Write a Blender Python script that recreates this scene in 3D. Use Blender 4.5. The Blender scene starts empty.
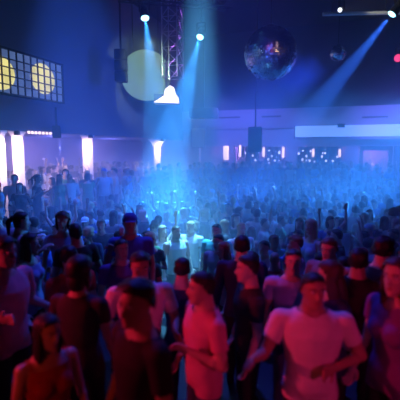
import bpy, bmesh, math, random
import numpy as np
from mathutils import Vector, Matrix, noise
from mathutils.bvhtree import BVHTree

R = math.radians
sc = bpy.context.scene
COL = sc.collection
rnd = random.Random(7)

# ------------------------------------------------------------------ view
sc.view_settings.view_transform = 'Standard'
sc.view_settings.look = 'None'
sc.view_settings.gamma = 1.0
sc.view_settings.use_curve_mapping = False
sc.view_settings.exposure = 0.0

CZ = 2.6
F = 400.0
YAW = R(19.7)
PITCH = math.atan(51 / 400)
cam_d = bpy.data.cameras.new('camera')
cam = bpy.data.objects.new('camera', cam_d)
COL.objects.link(cam)
cam.location = (0, 0, CZ)
cam.rotation_euler = (math.pi / 2 - PITCH, 0, YAW)
cam_d.sensor_width = 36
cam_d.lens = 36.0
cam_d.clip_start = 0.05
cam_d.clip_end = 200
cam_d.dof.use_dof = True
cam_d.dof.focus_distance = 10.0
cam_d.dof.aperture_fstop = 1.05
sc.camera = cam
CM = cam.rotation_euler.to_matrix()
RT, UP, FW = CM.col[0].copy(), CM.col[1].copy(), -CM.col[2].copy()
EYE = Vector((0, 0, CZ))


def ray(px, py):
    return FW + RT * ((px - 200) / F) - UP * ((py - 200) / F)


def at(px, py, t):
    return EYE + ray(px, py) * t


def on_x(px, py, X):
    d = ray(px, py)
    return EYE + d * ((X - EYE.x) / d.x)


def on_y(px, py, Y):
    d = ray(px, py)
    return EYE + d * ((Y - EYE.y) / d.y)


def project(p):
    v = Vector(p) - EYE
    t = v.dot(FW)
    return 200 + F * v.dot(RT) / t, 200 - F * v.dot(UP) / t, t


# ------------------------------------------------------------- materials
def mat(name, col, rough=0.7, metal=0.0, emit=None, es=0.0, noise_amt=0.0, nscale=8.0, coat=0.0):
    m = bpy.data.materials.new(name)
    m.use_nodes = True
    nt = m.node_tree
    b = nt.nodes['Principled BSDF']
    b.inputs['Base Color'].default_value = (*col, 1)
    b.inputs['Roughness'].default_value = rough
    b.inputs['Metallic'].default_value = metal
    if coat:
        b.inputs['Coat Weight'].default_value = coat
    if emit:
        b.inputs['Emission Color'].default_value = (*emit, 1)
        b.inputs['Emission Strength'].default_value = es
    if noise_amt:
        tc = nt.nodes.new('ShaderNodeTexCoord')
        n = nt.nodes.new('ShaderNodeTexNoise')
        n.inputs['Scale'].default_value = nscale
        n.inputs['Detail'].default_value = 4
        mx = nt.nodes.new('ShaderNodeMix')
        mx.data_type = 'RGBA'
        mx.inputs[6].default_value = (*[c * (1 - noise_amt) for c in col], 1)
        mx.inputs[7].default_value = (*[min(1, c * (1 + noise_amt)) for c in col], 1)
        nt.links.new(tc.outputs['Object'], n.inputs['Vector'])
        nt.links.new(n.outputs['Fac'], mx.inputs[0])
        nt.links.new(mx.outputs[2], b.inputs['Base Color'])
        bp = nt.nodes.new('ShaderNodeBump')
        bp.inputs['Strength'].default_value = 0.15
        bp.inputs['Distance'].default_value = 0.02
        nt.links.new(n.outputs['Fac'], bp.inputs['Height'])
        nt.links.new(bp.outputs['Normal'], b.inputs['Normal'])
    return m


M_floor = mat('dark_floor', (0.03, 0.03, 0.035), 0.45, noise_amt=0.4, nscale=3)
M_ceil = mat('black_ceiling', (0.012, 0.012, 0.015), 0.9, noise_amt=0.3, nscale=2)
M_wall_l = mat('blue_black_wall', (0.16, 0.16, 0.20), 0.9, noise_amt=0.12, nscale=0.6)
M_wall_r = mat('dark_rear_wall', (0.035, 0.035, 0.055), 0.9, noise_amt=0.15, nscale=0.8)
M_plaster = mat('lilac_plaster', (0.50, 0.42, 0.52), 0.85, noise_amt=0.08, nscale=1.2)
M_plaster2 = mat('pale_lilac_plaster', (0.50, 0.46, 0.58), 0.85, noise_amt=0.06, nscale=1.2)
M_niche = mat('plum_wall', (0.40, 0.28, 0.36), 0.85, noise_amt=0.15, nscale=1.5)
M_white = mat('white_paint', (0.8, 0.78, 0.78), 0.6, noise_amt=0.05, nscale=3)
M_black = mat('black_metal', (0.02, 0.02, 0.022), 0.45, 0.3)
M_alu = mat('grey_aluminium', (0.45, 0.45, 0.47), 0.35, 0.9)
M_speaker = mat('black_grille', (0.015, 0.015, 0.018), 0.8, noise_amt=0.5, nscale=60)
M_mirror = mat('mirror_tiles', (0.6, 0.6, 0.65), 0.2, 1.0)
M_disc = mat('pale_screen_cloth', (0.34, 0.42, 0.26), 0.9, noise_amt=0.12, nscale=2.0)
M_lens = mat('lit_blue_lens', (0.6, 0.9, 1), 0.2, emit=(0.35, 0.85, 1.0), es=4.0)
M_lensw = mat('lit_white_lens', (0.9, 0.95, 1), 0.2, emit=(0.75, 0.85, 1.0), es=2.2)
M_lensr = mat('lit_red_lens', (1, 0.2, 0.3), 0.2, emit=(1.0, 0.06, 0.22), es=1.3)
M_warm = mat('lit_warm_lamp', (1, 0.9, 0.8), 0.3, emit=(1.0, 0.72, 0.66), es=1.6)
M_peak = mat('lit_pink_white_panel', (1, 0.85, 0.88), 0.5, emit=(1.0, 0.70, 0.76), es=1.5)
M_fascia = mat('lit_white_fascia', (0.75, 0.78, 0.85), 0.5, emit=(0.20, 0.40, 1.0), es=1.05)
M_pipe = mat('pale_pipe_paint', (0.7, 0.68, 0.6), 0.5)
M_rail = mat('pink_painted_rail', (0.75, 0.5, 0.6), 0.4)


def lib(prefix, defs, rough):
    return {k: mat(prefix + '_' + k.replace(' ', '_'), c, rough, noise_amt=0.15, nscale=14) for k, c in defs.items()}


SHIRT = lib('cloth', {
    'white': (0.80, 0.79, 0.78), 'cream': (0.66, 0.60, 0.50), 'pale grey': (0.48, 0.48, 0.50), 'grey': (0.22, 0.22, 0.24),
    'black': (0.012, 0.012, 0.014), 'charcoal': (0.045, 0.045, 0.05), 'navy': (0.02, 0.03, 0.10), 'blue': (0.06, 0.14, 0.50),
    'pale blue': (0.38, 0.52, 0.72), 'red': (0.50, 0.03, 0.04), 'pink': (0.75, 0.32, 0.42), 'purple': (0.20, 0.07, 0.30),
    'green': (0.06, 0.22, 0.10), 'turquoise': (0.10, 0.45, 0.48)}, 0.85)
TROU = lib('trouser', {'dark': (0.02, 0.022, 0.03), 'denim': (0.06, 0.09, 0.18), 'brown': (0.08, 0.05, 0.03)}, 0.9)
HAIR = lib('hair', {'dark': (0.012, 0.009, 0.008), 'brown': (0.06, 0.032, 0.018), 'blond': (0.48, 0.36, 0.18), 'ginger': (0.25, 0.08, 0.03),
                    'grey': (0.35, 0.35, 0.36)}, 0.55)
SKIN = {k: mat('skin_' + k, c, 0.5, noise_amt=0.05, nscale=20) for k, c in
        {'fair': (0.62, 0.42, 0.33), 'tan': (0.46, 0.28, 0.20), 'brown': (0.24, 0.13, 0.08)}.items()}
M_lip = mat('lips', (0.45, 0.16, 0.14), 0.45)
M_shoe = mat('shoe_leather', (0.02, 0.02, 0.02), 0.4)
M_eye = mat('eye_white', (0.75, 0.73, 0.72), 0.15)
M_iris = mat('eye_iris', (0.05, 0.03, 0.02), 0.1)


# --------------------------------------------------------------- helpers
def tag(o, label=None, cat=None, group=None, kind=None):
    if label:
        o['label'] = label
    if cat:
        o['category'] = cat
    if group:
        o['group'] = group
    if kind:
        o['kind'] = kind
    return o


def link(name, me, parent=None, loc=None, rot=None):
    o = bpy.data.objects.new(name, me)
    COL.objects.link(o)
    if parent is not None:
        o.parent = parent
    if loc is not None:
        o.location = loc
    if rot is not None:
        o.rotation_euler = rot
    return o


def empty(name, loc=(0, 0, 0), rot=(0, 0, 0)):
    o = link(name, None, None, loc, rot)
    o.empty_display_size = 0.1
    return o


def to_mesh(bm, name, mats, smooth=False):
    bmesh.ops.recalc_face_normals(bm, faces=bm.faces)
    me = bpy.data.meshes.new(name)
    bm.to_mesh(me)
    bm.free()
    for m in (mats if isinstance(mats, (list, tuple)) else [mats]):
        me.materials.append(m)
    if smooth:
        me.polygons.foreach_set('use_smooth', [True] * len(me.polygons))
    return me


def box(bm, lo, hi, mx=None, bev=0.0):
    b2 = bmesh.new()
    vs = [b2.verts.new((x, y, z)) for z in (lo[2], hi[2]) for y in (lo[1], hi[1]) for x in (lo[0], hi[0])]
    for f in ((0, 2, 3, 1), (4, 5, 7, 6), (0, 1, 5, 4), (2, 6, 7, 3), (0, 4, 6, 2), (1, 3, 7, 5)):
        b2.faces.new([vs[i] for i in f])
    if bev:
        bmesh.ops.bevel(b2, geom=b2.edges[:], offset=bev, segments=2, affect='EDGES')
    if mx:
        b2.transform(mx)
    tmp = bpy.data.meshes.new('tmp')
    b2.to_mesh(tmp)
    b2.free()
    bm.from_mesh(tmp)
    bpy.data.meshes.remove(tmp)
    return bm


def ring_loft(bm, rings, caps=True):
    """rings: list of lists of Vector"""
    vr = [[bm.verts.new(p) for p in r] for r in rings]
    n = len(vr[0])
    for a, b in zip(vr, vr[1:]):
        for i in range(n):
            bm.faces.new((a[i], a[(i + 1) % n], b[(i + 1) % n], b[i]))
    if caps:
        bm.faces.new(vr[0][::-1])
        bm.faces.new(vr[-1])
    return bm


def frame_of(d):
    d = Vector(d).normalized()
    u = d.cross(Vector((0, 0, 1)))
    if u.length < 1e-3:
        u = Vector((1, 0, 0))
    u.normalize()
    return u, u.cross(d)


def capsule(bm, a, b, ra, rb=None, seg=12, k=4):
    a, b = Vector(a), Vector(b)
    rb = ra if rb is None else rb
    d = (b - a)
    d = d.normalized() if d.length > 1e-6 else Vector((0, 0, 1))
    u, v = frame_of(d)
    rings = []
    for i in range(k + 1):
        th = -math.pi / 2 + (i + 0.35) / (k + 0.35) * math.pi / 2
        rings.append((a + d * math.sin(th) * ra, ra * math.cos(th)))
    for i in range(k + 1):
        th = i / (k + 0.35) * math.pi / 2
        rings.append((b + d * math.sin(th) * rb, rb * math.cos(th)))
    ring_loft(bm, [[c + (u * math.cos(2 * math.pi * j / seg) + v * math.sin(2 * math.pi * j / seg)) * r for j in range(seg)] for c, r in rings])


def tube(bm, a, b, r, seg=10):
    a, b = Vector(a), Vector(b)
    u, v = frame_of(b - a)
    ring_loft(bm, [[c + (u * math.cos(2 * math.pi * j / seg) + v * math.sin(2 * math.pi * j / seg)) * r for j in range(seg)] for c in (a, b)])


def lathe(bm, prof, seg=20, mx=None):
    """prof: (r, z) list, axis z"""
    mx = mx or Matrix()
    ring_loft(bm, [[mx @ Vector((r * math.cos(2 * math.pi * j / seg), r * math.sin(2 * math.pi * j / seg), z)) for j in range(seg)] for r, z in prof])


def ellipsoid(bm, c, r, mx=None, seg=16, rings=10):
    c = Vector(c)
    rr = []
    for i in range(rings + 1):
        th = -math.pi / 2 + (i + 0.3) / (rings + 0.6) * math.pi
        rr.append([c + Vector((r[0] * math.cos(th) * math.cos(2 * math.pi * j / seg), r[1] * math.cos(th) * math.sin(2 * math.pi * j / seg), r[2] * math.sin(th)))
                   for j in range(seg)])
    if mx:
        rr = [[mx @ p for p in q] for q in rr]
    ring_loft(bm, rr)


def bobj(name, fn, mats, parent=None, smooth=False, loc=None, rot=None):
    bm = bmesh.new()
    fn(bm)
    return link(name, to_mesh(bm, name, mats, smooth), parent, loc, rot)


def struct(name, boxes, m):
    def fn(bm):
        for lo, hi in boxes:
            box(bm, lo, hi)
    return tag(bobj(name, fn, m), kind='structure')


# ============================================================ THE SETTING
XL, YR = -9.4, 23.2          # left balcony front, rear wall
CEIL = 9.2
ZD, ZT, ZR = -0.6, 0.10, 0.12  # dance floor, side terrace, rear terrace
XT = -7.4
struct('floor', [((XT, 4.95, ZD - .1), (14, 19.6, ZD))], M_floor)
struct('floor_platform', [((XT, -4, -.8), (14, 4.6, 0))], M_floor)
struct('floor_step', [((XT, 4.6, -.8), (14, 4.95, -.3))], M_floor)
struct('floor_terrace', [((-13.4, -4, -.8), (XT, 25.6, ZT))], M_floor)
struct('floor_rear', [((XT, 19.6, -.8), (14, 25.6, ZR))], M_floor)
struct('ceiling', [((-13.6, -4.2, CEIL), (14.2, 25.8, CEIL + .2))], M_ceil)
SOF = CZ + 0.55
struct('wall_left', [((XL - .25, -4, SOF), (XL, YR, CEIL))], M_wall_l)
struct('wall_left_recess', [((-13.6, -4, ZT), (-13.4, 25.6, SOF + .2))], M_niche)
struct('ceiling_recess', [((-13.4, -4, SOF), (XL - .25, 25.6, SOF + .2))], M_niche)
struct('wall_right', [((14, -4, -.8), (14.2, 25.8, CEIL))], M_wall_r)
struct('wall_behind', [((-13.6, -4.2, -.8), (14.2, -4, CEIL))], M_wall_r)
ZB = 2.75                       # head of the rear openings
z_top = on_y(300, 108, YR).z
z_mid = on_y(300, 127, YR).z
struct('wall_rear', [((XL, YR, z_top), (14, YR + .4, CEIL))], M_wall_r)
struct('wall_rear_lower', [((XL, YR - .15, z_mid), (14, YR + .4, z_top))], M_plaster)
struct('wall_rear_header', [((XL, YR, ZB), (14, YR + .4, z_mid))], M_plaster2)
struct('wall_rear_recess', [((XL - 4.0, 25.4, ZR), (14, 25.6, CEIL))], M_niche)
struct('trim_rear', [((XL, YR - .22, z_mid - .06), (14, YR - .15, z_mid + .03))], M_plaster)


def rear_x(px):
    return on_y(px, 150, YR).x


# piers between the openings under the rear balcony
for i, (a, b, m) in enumerate(((186, 199, M_plaster2), (220, 234, M_plaster), (246, 250, M_wall_r), (286, 297, M_plaster), (345, 358, M_plaster), (394, 420, M_wall_r))):
    tag(bobj('pillar_rear', lambda bm: box(bm, (rear_x(a), YR, ZR), (rear_x(b), YR + .4, ZB)), m), kind='structure')

# recessed shallow panels on the lilac band (slots seen as darker lines)
for a, b, y0, y1 in ((219, 240, 116.5, 118.5), (262, 281, 115.5, 117.5), (362, 388, 116, 118)):
    A, B = on_y(a, y1, YR - .15), on_y(b, y0, YR - .15)
    tag(bobj('vent_slot', lambda bm: box(bm, (A.x, YR - .17, A.z), (B.x, YR - .152, B.z)), M_wall_r),
        'dark narrow air slot in the lilac rear wall, ' + {219: 'above and beside the hung speaker', 262: 'behind the big mirror ball string', 362: 'over the long lit white fascia'}[a], 'vent')

# long lit white fascia of the bar
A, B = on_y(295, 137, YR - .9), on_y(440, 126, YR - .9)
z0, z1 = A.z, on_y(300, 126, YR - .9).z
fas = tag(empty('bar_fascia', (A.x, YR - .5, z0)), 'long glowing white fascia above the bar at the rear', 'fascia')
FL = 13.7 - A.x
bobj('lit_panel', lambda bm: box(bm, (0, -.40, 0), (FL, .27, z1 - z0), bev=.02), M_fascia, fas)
bobj('lower_lip', lambda bm: box(bm, (-.02, -.42, -.14), (FL, .27, 0)), M_plaster2, fas)
bobj('mount_bracket', lambda bm: box(bm, (-.06, -.3, -.1), (0, .27, z1 - z0)), M_black, fas)
P = at(341, 128, 20.6)
bobj('fixing_lamp', lambda bm: (tube(bm, (P.x - A.x - .18, -.47, -.02 + z1 - z0), (P.x - A.x + .18, -.47, -.02 + z1 - z0), .10), box(bm, (P.x - A.x - .05, -.47, z1 - z0 - .02), (P.x - A.x + .05, -.2, z1 - z0 + .06))), M_black, fas)


# star cloths (dark curtains with small light points)
def star_mat():
    m = bpy.data.materials.new('star_cloth')
    m.use_nodes = True
    nt = m.node_tree
    b = nt.nodes['Principled BSDF']
    b.inputs['Base Color'].default_value = (0.02, 0.02, 0.05, 1)
    b.inputs['Roughness'].default_value = 0.9
    tc = nt.nodes.new('ShaderNodeTexCoord')
    vo = nt.nodes.new('ShaderNodeTexVoronoi')
    vo.inputs['Scale'].default_value = 3.6
    cr = nt.nodes.new('ShaderNodeMath')
    cr.operation = 'LESS_THAN'
    cr.inputs[1].default_value = 0.26
    mu = nt.nodes.new('ShaderNodeMath')
    mu.operation = 'MULTIPLY'
    mu.inputs[1].default_value = 2.4
    nt.links.new(tc.outputs['Object'], vo.inputs['Vector'])
    nt.links.new(vo.outputs['Distance'], cr.inputs[0])
    nt.links.new(cr.outputs[0], mu.inputs[0])
    nt.links.new(mu.outputs[0], b.inputs['Emission Strength'])
    b.inputs['Emission Color'].default_value = (0.55, 0.55, 1.0, 1)
    return m


M_star = star_mat()


def curtain(a, b, Y, label):
    xa, xb = on_y(a, 150, Y).x, on_y(b, 150, Y).x
    n = max(8, int((xb - xa) / .09))
    n += n % 2

    def fn(bm):
        fr, bk = [], []
        for i in range(n + 1):
            x = (xb - xa) * i / n
            y = .05 * math.sin(i * math.pi / 2)
            fr.append((x, y))
        for off in (0, .02):
            pass
        ring = [Vector((x, y, 0)) for x, y in fr] + [Vector((x, y + .02, 0)) for x, y in reversed(fr)]
        ring_loft(bm, [ring, [p + Vector((0, 0, ZB - ZR - .02)) for p in ring]])
    o = bobj('star_curtain', fn, M_star, None, False, (xa, Y, ZR))
    tag(o, label, 'curtain')


curtain(245, 259, YR + .75, 'dark curtain of tiny lights behind the hanging black speaker')
curtain(264, 281, YR + .75, 'dark curtain of tiny lights between two slim wall lamps below the mirror ball')
curtain(298, 342, YR + .75, 'broad dark curtain of tiny lights beneath the glowing white fascia')

# slim wall lamps in the bar, plus an added glowing panel on the pink column
for px, y0, y1, lab in ((226, 146, 160, 'broad pink-lit wall lamp at the far end of the rear bar'), (240, 145, 157, 'slim white wall lamp just beside the hanging black speaker'),
                        (263.5, 147, 157, 'slim warm wall lamp below the mirror ball, past the hanging speaker'),
                        (283, 147, 158, 'slim dim wall lamp on the pier nearest the end of the white fascia'), (313, 149, 157, 'short warm wall lamp before the broad star curtain'),
                        (339.5, 149, 157, 'short warm wall lamp where the broad star curtain ends')):
    p0, p1 = on_y(px, y1, YR - .08), on_y(px, y0, YR - .08)
    h = p1.z - p0.z
    w = .16 if px != 226 else .42
    r_ = tag(empty('wall_lamp_or_glow', p0), lab, 'lamp', None)
    bobj('back_plate', lambda bm: box(bm, (-w * .5, .05, -.05), (w * .5, .08 if px in (226, 283) else .8, h + .05)), M_plaster, r_)
    bobj('shade', lambda bm: box(bm, (-w * .36, -.06, 0), (w * .36, .05, h), bev=.03), M_warm, r_)

# pale framed panel near the far corner
A, B = on_y(192, 148, YR - .15), on_y(206, 127, YR - .15)
pn = tag(empty('wall_panel', (A.x, YR - .2, A.z)), 'upright pale lavender panel on the rear wall at the far corner', 'panel')
bobj('board', lambda bm: box(bm, (.05, -.03, .05), (B.x - A.x - .05, .03, B.z - A.z - .05)), M_white, pn)
bobj('border', lambda bm: [box(bm, lo, hi) for lo, hi in (((0, -.05, 0), (B.x - A.x, .04, .05)), ((0, -.05, B.z - A.z - .05), (B.x - A.x, .04, B.z - A.z)),
                                                         ((0, -.05, .05), (.05, .04, B.z - A.z - .05)), ((B.x - A.x - .05, -.05, .05), (B.x - A.x, .04, B.z - A.z - .05)))], M_plaster2, pn)

# dark frame of the opening at the end of the bar
A, B = on_y(359, 168, YR - .05), on_y(393, 145, YR - .05)
bobj2 = tag(empty('bar_hatch', (A.x, YR - .05, ZR)), 'wide bar hatch with dark frame under the white fascia', 'hatch')
W = B.x - A.x
bobj('hatch_frame', lambda bm: [box(bm, lo, hi) for lo, hi in (((0, -.1, 0), (.18, .2, ZB - ZR)), ((W - .18, -.1, 0), (W, .2, ZB - ZR)), ((.18, -.1, ZB - ZR - .22), (W - .18, .2, ZB - ZR)))], M_wall_r, bobj2)
bobj('counter', lambda bm: box(bm, (.18, -.2, .95), (W - .18, .35, 1.08)), M_plaster2, bobj2)
bobj('counter_front', lambda bm: box(bm, (.18, -.05, 0), (W - .18, .2, .95)), M_plaster, bobj2)

# white columns under the side balcony
col_px = ((17, 'first complete white glowing column under the side balcony, nearest the lit tile panel'), (87, 'second glowing white column, midway along the side balcony'),
          (157, 'farthest glowing white column with flared head, behind the railing'), (-2, 'glowing white column cut by the picture edge'))
SPOTS = []


def spot(loc, target, color, energy, size, blend=.3, radius=.06, name='spot'):
    l = bpy.data.lights.new(name, 'SPOT')
    l.color = color
    l.energy = energy
    l.spot_size = R(size)
    l.spot_blend = blend
    l.shadow_soft_size = radius
    o = bpy.data.objects.new(name, l)
    COL.objects.link(o)
    o.location = loc
    d = Vector(target) - Vector(loc)
    o.rotation_euler = d.to_track_quat('-Z', 'Y').to_euler()
    return o


def point(loc, color, energy, radius=.15, name='lamp'):
    l = bpy.data.lights.new(name, 'POINT')
    l.color = color
    l.energy = energy
    l.shadow_soft_size = radius
    o = bpy.data.objects.new(name, l)
    COL.objects.link(o)
    o.location = loc
    return o


for px, lab in col_px:
    q = on_x(px, 133, XL - .25)
    w = .125 if px < 50 else .15
    hh = SOF - ZT
    o = tag(empty('column', (q.x, q.y, ZT)), lab, 'column', None, 'thing')
    bobj('shaft', lambda bm: box(bm, (-w, -w, .12), (w, w, hh - .16), bev=.015), M_white, o)
    bobj('column_base', lambda bm: box(bm, (-w - .06, -w - .06, 0), (w + .06, w + .06, .12), bev=.01), M_white, o)

    def capital(bm, w=w, hh=hh, flare=(px == 157)):
        k = .22 if flare else .05
        z0 = hh - (.42 if flare else .16)
        ring_loft(bm, [[Vector((sx * (w + e), sy * (w + e), z)) for sx, sy in ((-1, -1), (1, -1), (1, 1), (-1, 1))] for e, z in ((.0, z0), (k * .3, z0 + (hh - z0) * .4), (k, hh - .05), (k, hh - .002))])
    bobj('capital', capital, M_white, o)
    # a small downlight on the soffit beside each column
    L = (q.x + .75, q.y - .45, SOF - .02)
    d = tag(empty('downlight', (q.x + .58, q.y - .60, SOF - .15)), 'small round downlight fixed beside the ' +
            {17: 'first complete white column', 87: 'midway glowing column', 157: 'farthest flared column', -2: 'column at the picture edge'}[px], 'lamp')
    bobj('housing', lambda bm: lathe(bm, [(.09, 0), (.09, .1), (.05, .14)], 16), M_black, d, rot=(0, 0, 0), loc=(0, 0, 0))
    bobj('lens', lambda bm: ellipsoid(bm, (0, 0, -.01), (.075, .075, .03)), M_warm, d)
    spot(Vector((q.x + .58, q.y - .60, SOF - .22)), (q.x, q.y, ZT + 1.9), (1.0, .66, .80), 200, 130, .7, .05, 'column_downlight')
    spot(Vector((q.x + 1.1, q.y - 1.6, SOF - .05)), (q.x, q.y, ZT + 1.9), (1.0, .70, .82), 200, 46, .8, .08, 'column_downlight')  # added fill without a fixture, evens the light along the shaft

# soffit edge strip of little bulbs between the columns
for k in range(7):
    p = on_x(29 + k * 3.6, 135, XL + .02)
    p.z = SOF - .03
    b = tag(bobj('strip_bulb', lambda bm: ellipsoid(bm, (0, 0, 0), (.05, .05, .05), None, 10, 6), M_warm, None, True, p),
            'tiny pink bulb in the row along the balcony edge past the first column', 'bulb', 'bulbs along the balcony edge')

# railing at the far end of the side terrace
A = Vector((XL + .9, on_x(150, 160, XL + .9).y, ZT))
B = Vector((XL + .9, on_x(181, 160, XL + .9).y - .3, ZT))
rl = tag(empty('railing', A), 'pink painted railing with two bars along the far side terrace', 'railing')
Ln = B.y - A.y
for zz in (.75, 1.1, 1.35):
    bobj('rail', lambda bm: tube(bm, (0, 0, zz), (0, Ln, zz), .035), M_rail, rl)
for k in range(5):
    bobj('post', lambda bm: tube(bm, (0, Ln * k / 4, 0), (0, Ln * k / 4, 1.35), .03), M_rail, rl)


# ---------------------------------------------- lit tile panel on the left
def tile_mat(u0, v0, cw, ch, circles):
    m = bpy.data.materials.new('backlit_tiles')
    m.use_nodes = True
    nt = m.node_tree
    b = nt.nodes['Principled BSDF']
    b.inputs['Base Color'].default_value = (0.10, 0.10, 0.10, 1)
    b.inputs['Roughness'].default_value = 0.35
    tc = nt.nodes.new('ShaderNodeTexCoord')
    sx = nt.nodes.new('ShaderNodeSeparateXYZ')
    nt.links.new(tc.outputs['Object'], sx.inputs[0])

    def mth(op, a, c=None, d=None):
        n = nt.nodes.new('ShaderNodeMath')
        n.operation = op
        for i, v in enumerate((a, c, d)):
            if v is None:
                continue
            if isinstance(v, (int, float)):
                n.inputs[i].default_value = v
            else:
                nt.links.new(v, n.inputs[i])
        return n.outputs[0]
    tot = None
    for cy, cz, ry, rz in circles:
        dy = mth('DIVIDE', mth('SUBTRACT', sx.outputs[1], cy), ry)
        dz = mth('DIVIDE', mth('SUBTRACT', sx.outputs[2], cz), rz)
        d = mth('ADD', mth('MULTIPLY', dy, dy), mth('MULTIPLY', dz, dz))
        ins = mth('LESS_THAN', d, 1.0)
        tot = ins if tot is None else mth('MAXIMUM', tot, ins)
    no = nt.nodes.new('ShaderNodeTexNoise')
    no.inputs['Scale'].default_value = 2.5
    nt.links.new(tc.outputs['Object'], no.inputs['Vector'])
    mx = nt.nodes.new('ShaderNodeMix')
    mx.data_type = 'RGBA'
    mx.inputs[6].default_value = (0.08, 0.13, 0.30, 1)
    mx.inputs[7].default_value = (1.0, 0.88, 0.28, 1)
    nt.links.new(tot, mx.inputs[0])
    st = mth('MULTIPLY_ADD', no.outputs['Fac'], 0.8, 0.5)
    nt.links.new(mx.outputs[2], b.inputs['Emission Color'])
    nt.links.new(st, b.inputs['Emission Strength'])
    return m


tr_, br_ = on_x(58.5, 66, XL), on_x(58.5, 102, XL)
zt, zb, y1 = tr_.z, br_.z, tr_.y
y0 = on_x(-70, 60, XL).y
c1, c2 = on_x(40.5, 79, XL), on_x(-3, 72.5, XL)
Hh, Ww = zt - zb, y1 - y0
lp = tag(empty('tile_panel', (XL, y0, zb)), 'backlit wall panel of square tiles with yellow circles', 'light panel')
rz = .48
cc = [(c1.y - y0, c1.z - zb, (on_x(54, 79, XL).y - on_x(30, 79, XL).y) / 2, rz)]
ry = cc[0][2]
cc.append((c2.y - y0, c2.z - zb, ry, rz))
bobj('backlit_glass', lambda bm: box(bm, (.02, 0, 0), (.10, Ww, Hh)), tile_mat(0, 0, .27, .27, cc), lp)


def grid(bm):
    n = 5
    ch = Hh / n
    for k in range(1, n):
        box(bm, (.09, 0, k * ch - .015), (.14, Ww, k * ch + .015))
    m_ = int(Ww / (ch * 1.15))
    for k in range(1, m_):
        y = Ww - k * Ww / m_
        box(bm, (.09, y - .015, 0), (.142, y + .015, Hh))


bobj('tile_grid', grid, M_black, lp)
bobj('panel_frame', lambda bm: [box(bm, lo, hi) for lo, hi in (((0, -.06, -.06), (.15, Ww + .06, 0)), ((0, -.06, Hh), (.15, Ww + .06, Hh + .06)), ((0, -.06, 0), (.15, 0, Hh)), ((0, Ww, 0), (.15, Ww + .06, Hh)))], M_black, lp)

# ------------------------------------------------ round screen + its lights
dc = at(146, 75.5, 17.0)
td = (EYE - dc)
td.z = 0
yaw_c = math.atan2(td.x, -td.y)
Rd = 25.0 / 400 * 17
ds = tag(empty('round_screen', dc, (0, 0, yaw_c)), 'large pale round screen hanging under the first beam lamp', 'screen')
RX = Matrix.Rotation(R(90), 4, 'X')
bobj('screen_face', lambda bm: lathe(bm, [(Rd * .985, -.03), (Rd * .985, .03)], 64, RX), M_disc, ds)
bobj('rim', lambda bm: lathe(bm, [(Rd * .98, -.045), (Rd, -.045), (Rd, .02), (Rd * .98, .045)], 64, RX @ Matrix.Translation((0, 0, -.02))), M_disc, ds)
for sx in (-.5, .5):
    bobj('hanging_cable', lambda bm: tube(bm, (sx * Rd, .06, Rd * .8), (sx * Rd, .06, CEIL - dc.z), .015, 6), M_black, ds)

# peaked lit panel beside the round screen
pk = at(168, 103, 16.6)
pts = [(154, 102.5), (161, 98), (164, 96), (165, 90), (170, 86), (174, 88), (176, 95), (178.5, 98), (179, 103)]
kp = 16.6 / 400
pp = tag(empty('peaked_panel', pk, (0, 0, yaw_c)), 'glowing pink and white peaked panel beside the round screen', 'light panel')
bobj('lit_face', lambda bm: ring_loft(bm, [[Vector(((x - 168) * kp, yy, (103 - y) * kp)) for x, y in pts] for yy in (-.06, .06)]), M_peak, pp)
bobj('backing', lambda bm: box(bm, (-14 * kp, .07, -.06), (11.3 * kp, .13, 9 * kp)), M_black, pp)
bobj('hanging_cable', lambda bm: tube(bm, (2 * kp, .09, 8 * kp), (2 * kp, .09, CEIL - pk.z), .015, 6), M_black, pp)


# loudspeakers
def speaker(name, loc, yaw, w, h, d, label, rod_to=None, stack=1):
    o = tag(empty(name, loc, (0, 0, yaw)), label, 'speaker')
    for k in range(stack):
        z = h * k / stack
        hh = h / stack - .02
        bobj('cabinet', lambda bm: box(bm, (-w / 2, -d / 2, z), (w / 2, d / 2, z + hh), bev=.02), M_black, o)
        bobj('grille', lambda bm: box(bm, (-w / 2 + .03, -d / 2 - .015, z + .03), (w / 2 - .03, -d / 2, z + hh - .03)), M_speaker, o)
    if rod_to:
        bobj('hanging_rod', lambda bm: tube(bm, (0, 0, h - .02), (0, 0, rod_to - loc[2]), .035, 8), M_black, o)
    return o


p = at(255, 152, 18.5)
speaker('hanging_speaker', p, YAW * .3, 13 * 18.5 / 400, 25 * 18.5 / 400, .5, 'black speaker hanging on a rod before the rear wall', CEIL)
p = at(204, 118.5, 20.0)
speaker('hanging_speaker', p, .2, 28 * 20 / 400, 10 * 20 / 400, .6, 'wide black speaker hung high in the far corner', CEIL)
p = at(121.5, 82, 14.5)
speaker('hanging_speaker', p, .35, 11 * 14.5 / 400, 31 * 14.5 / 400, .5, 'tall black speaker stack hanging partly over the round screen', CEIL, 3)
p = at(57, 138, 13.2)
speaker('hanging_speaker', p, .6, .26, .42, .3, 'small black speaker hanging at the balcony edge between two columns', SOF + .8)


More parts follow.
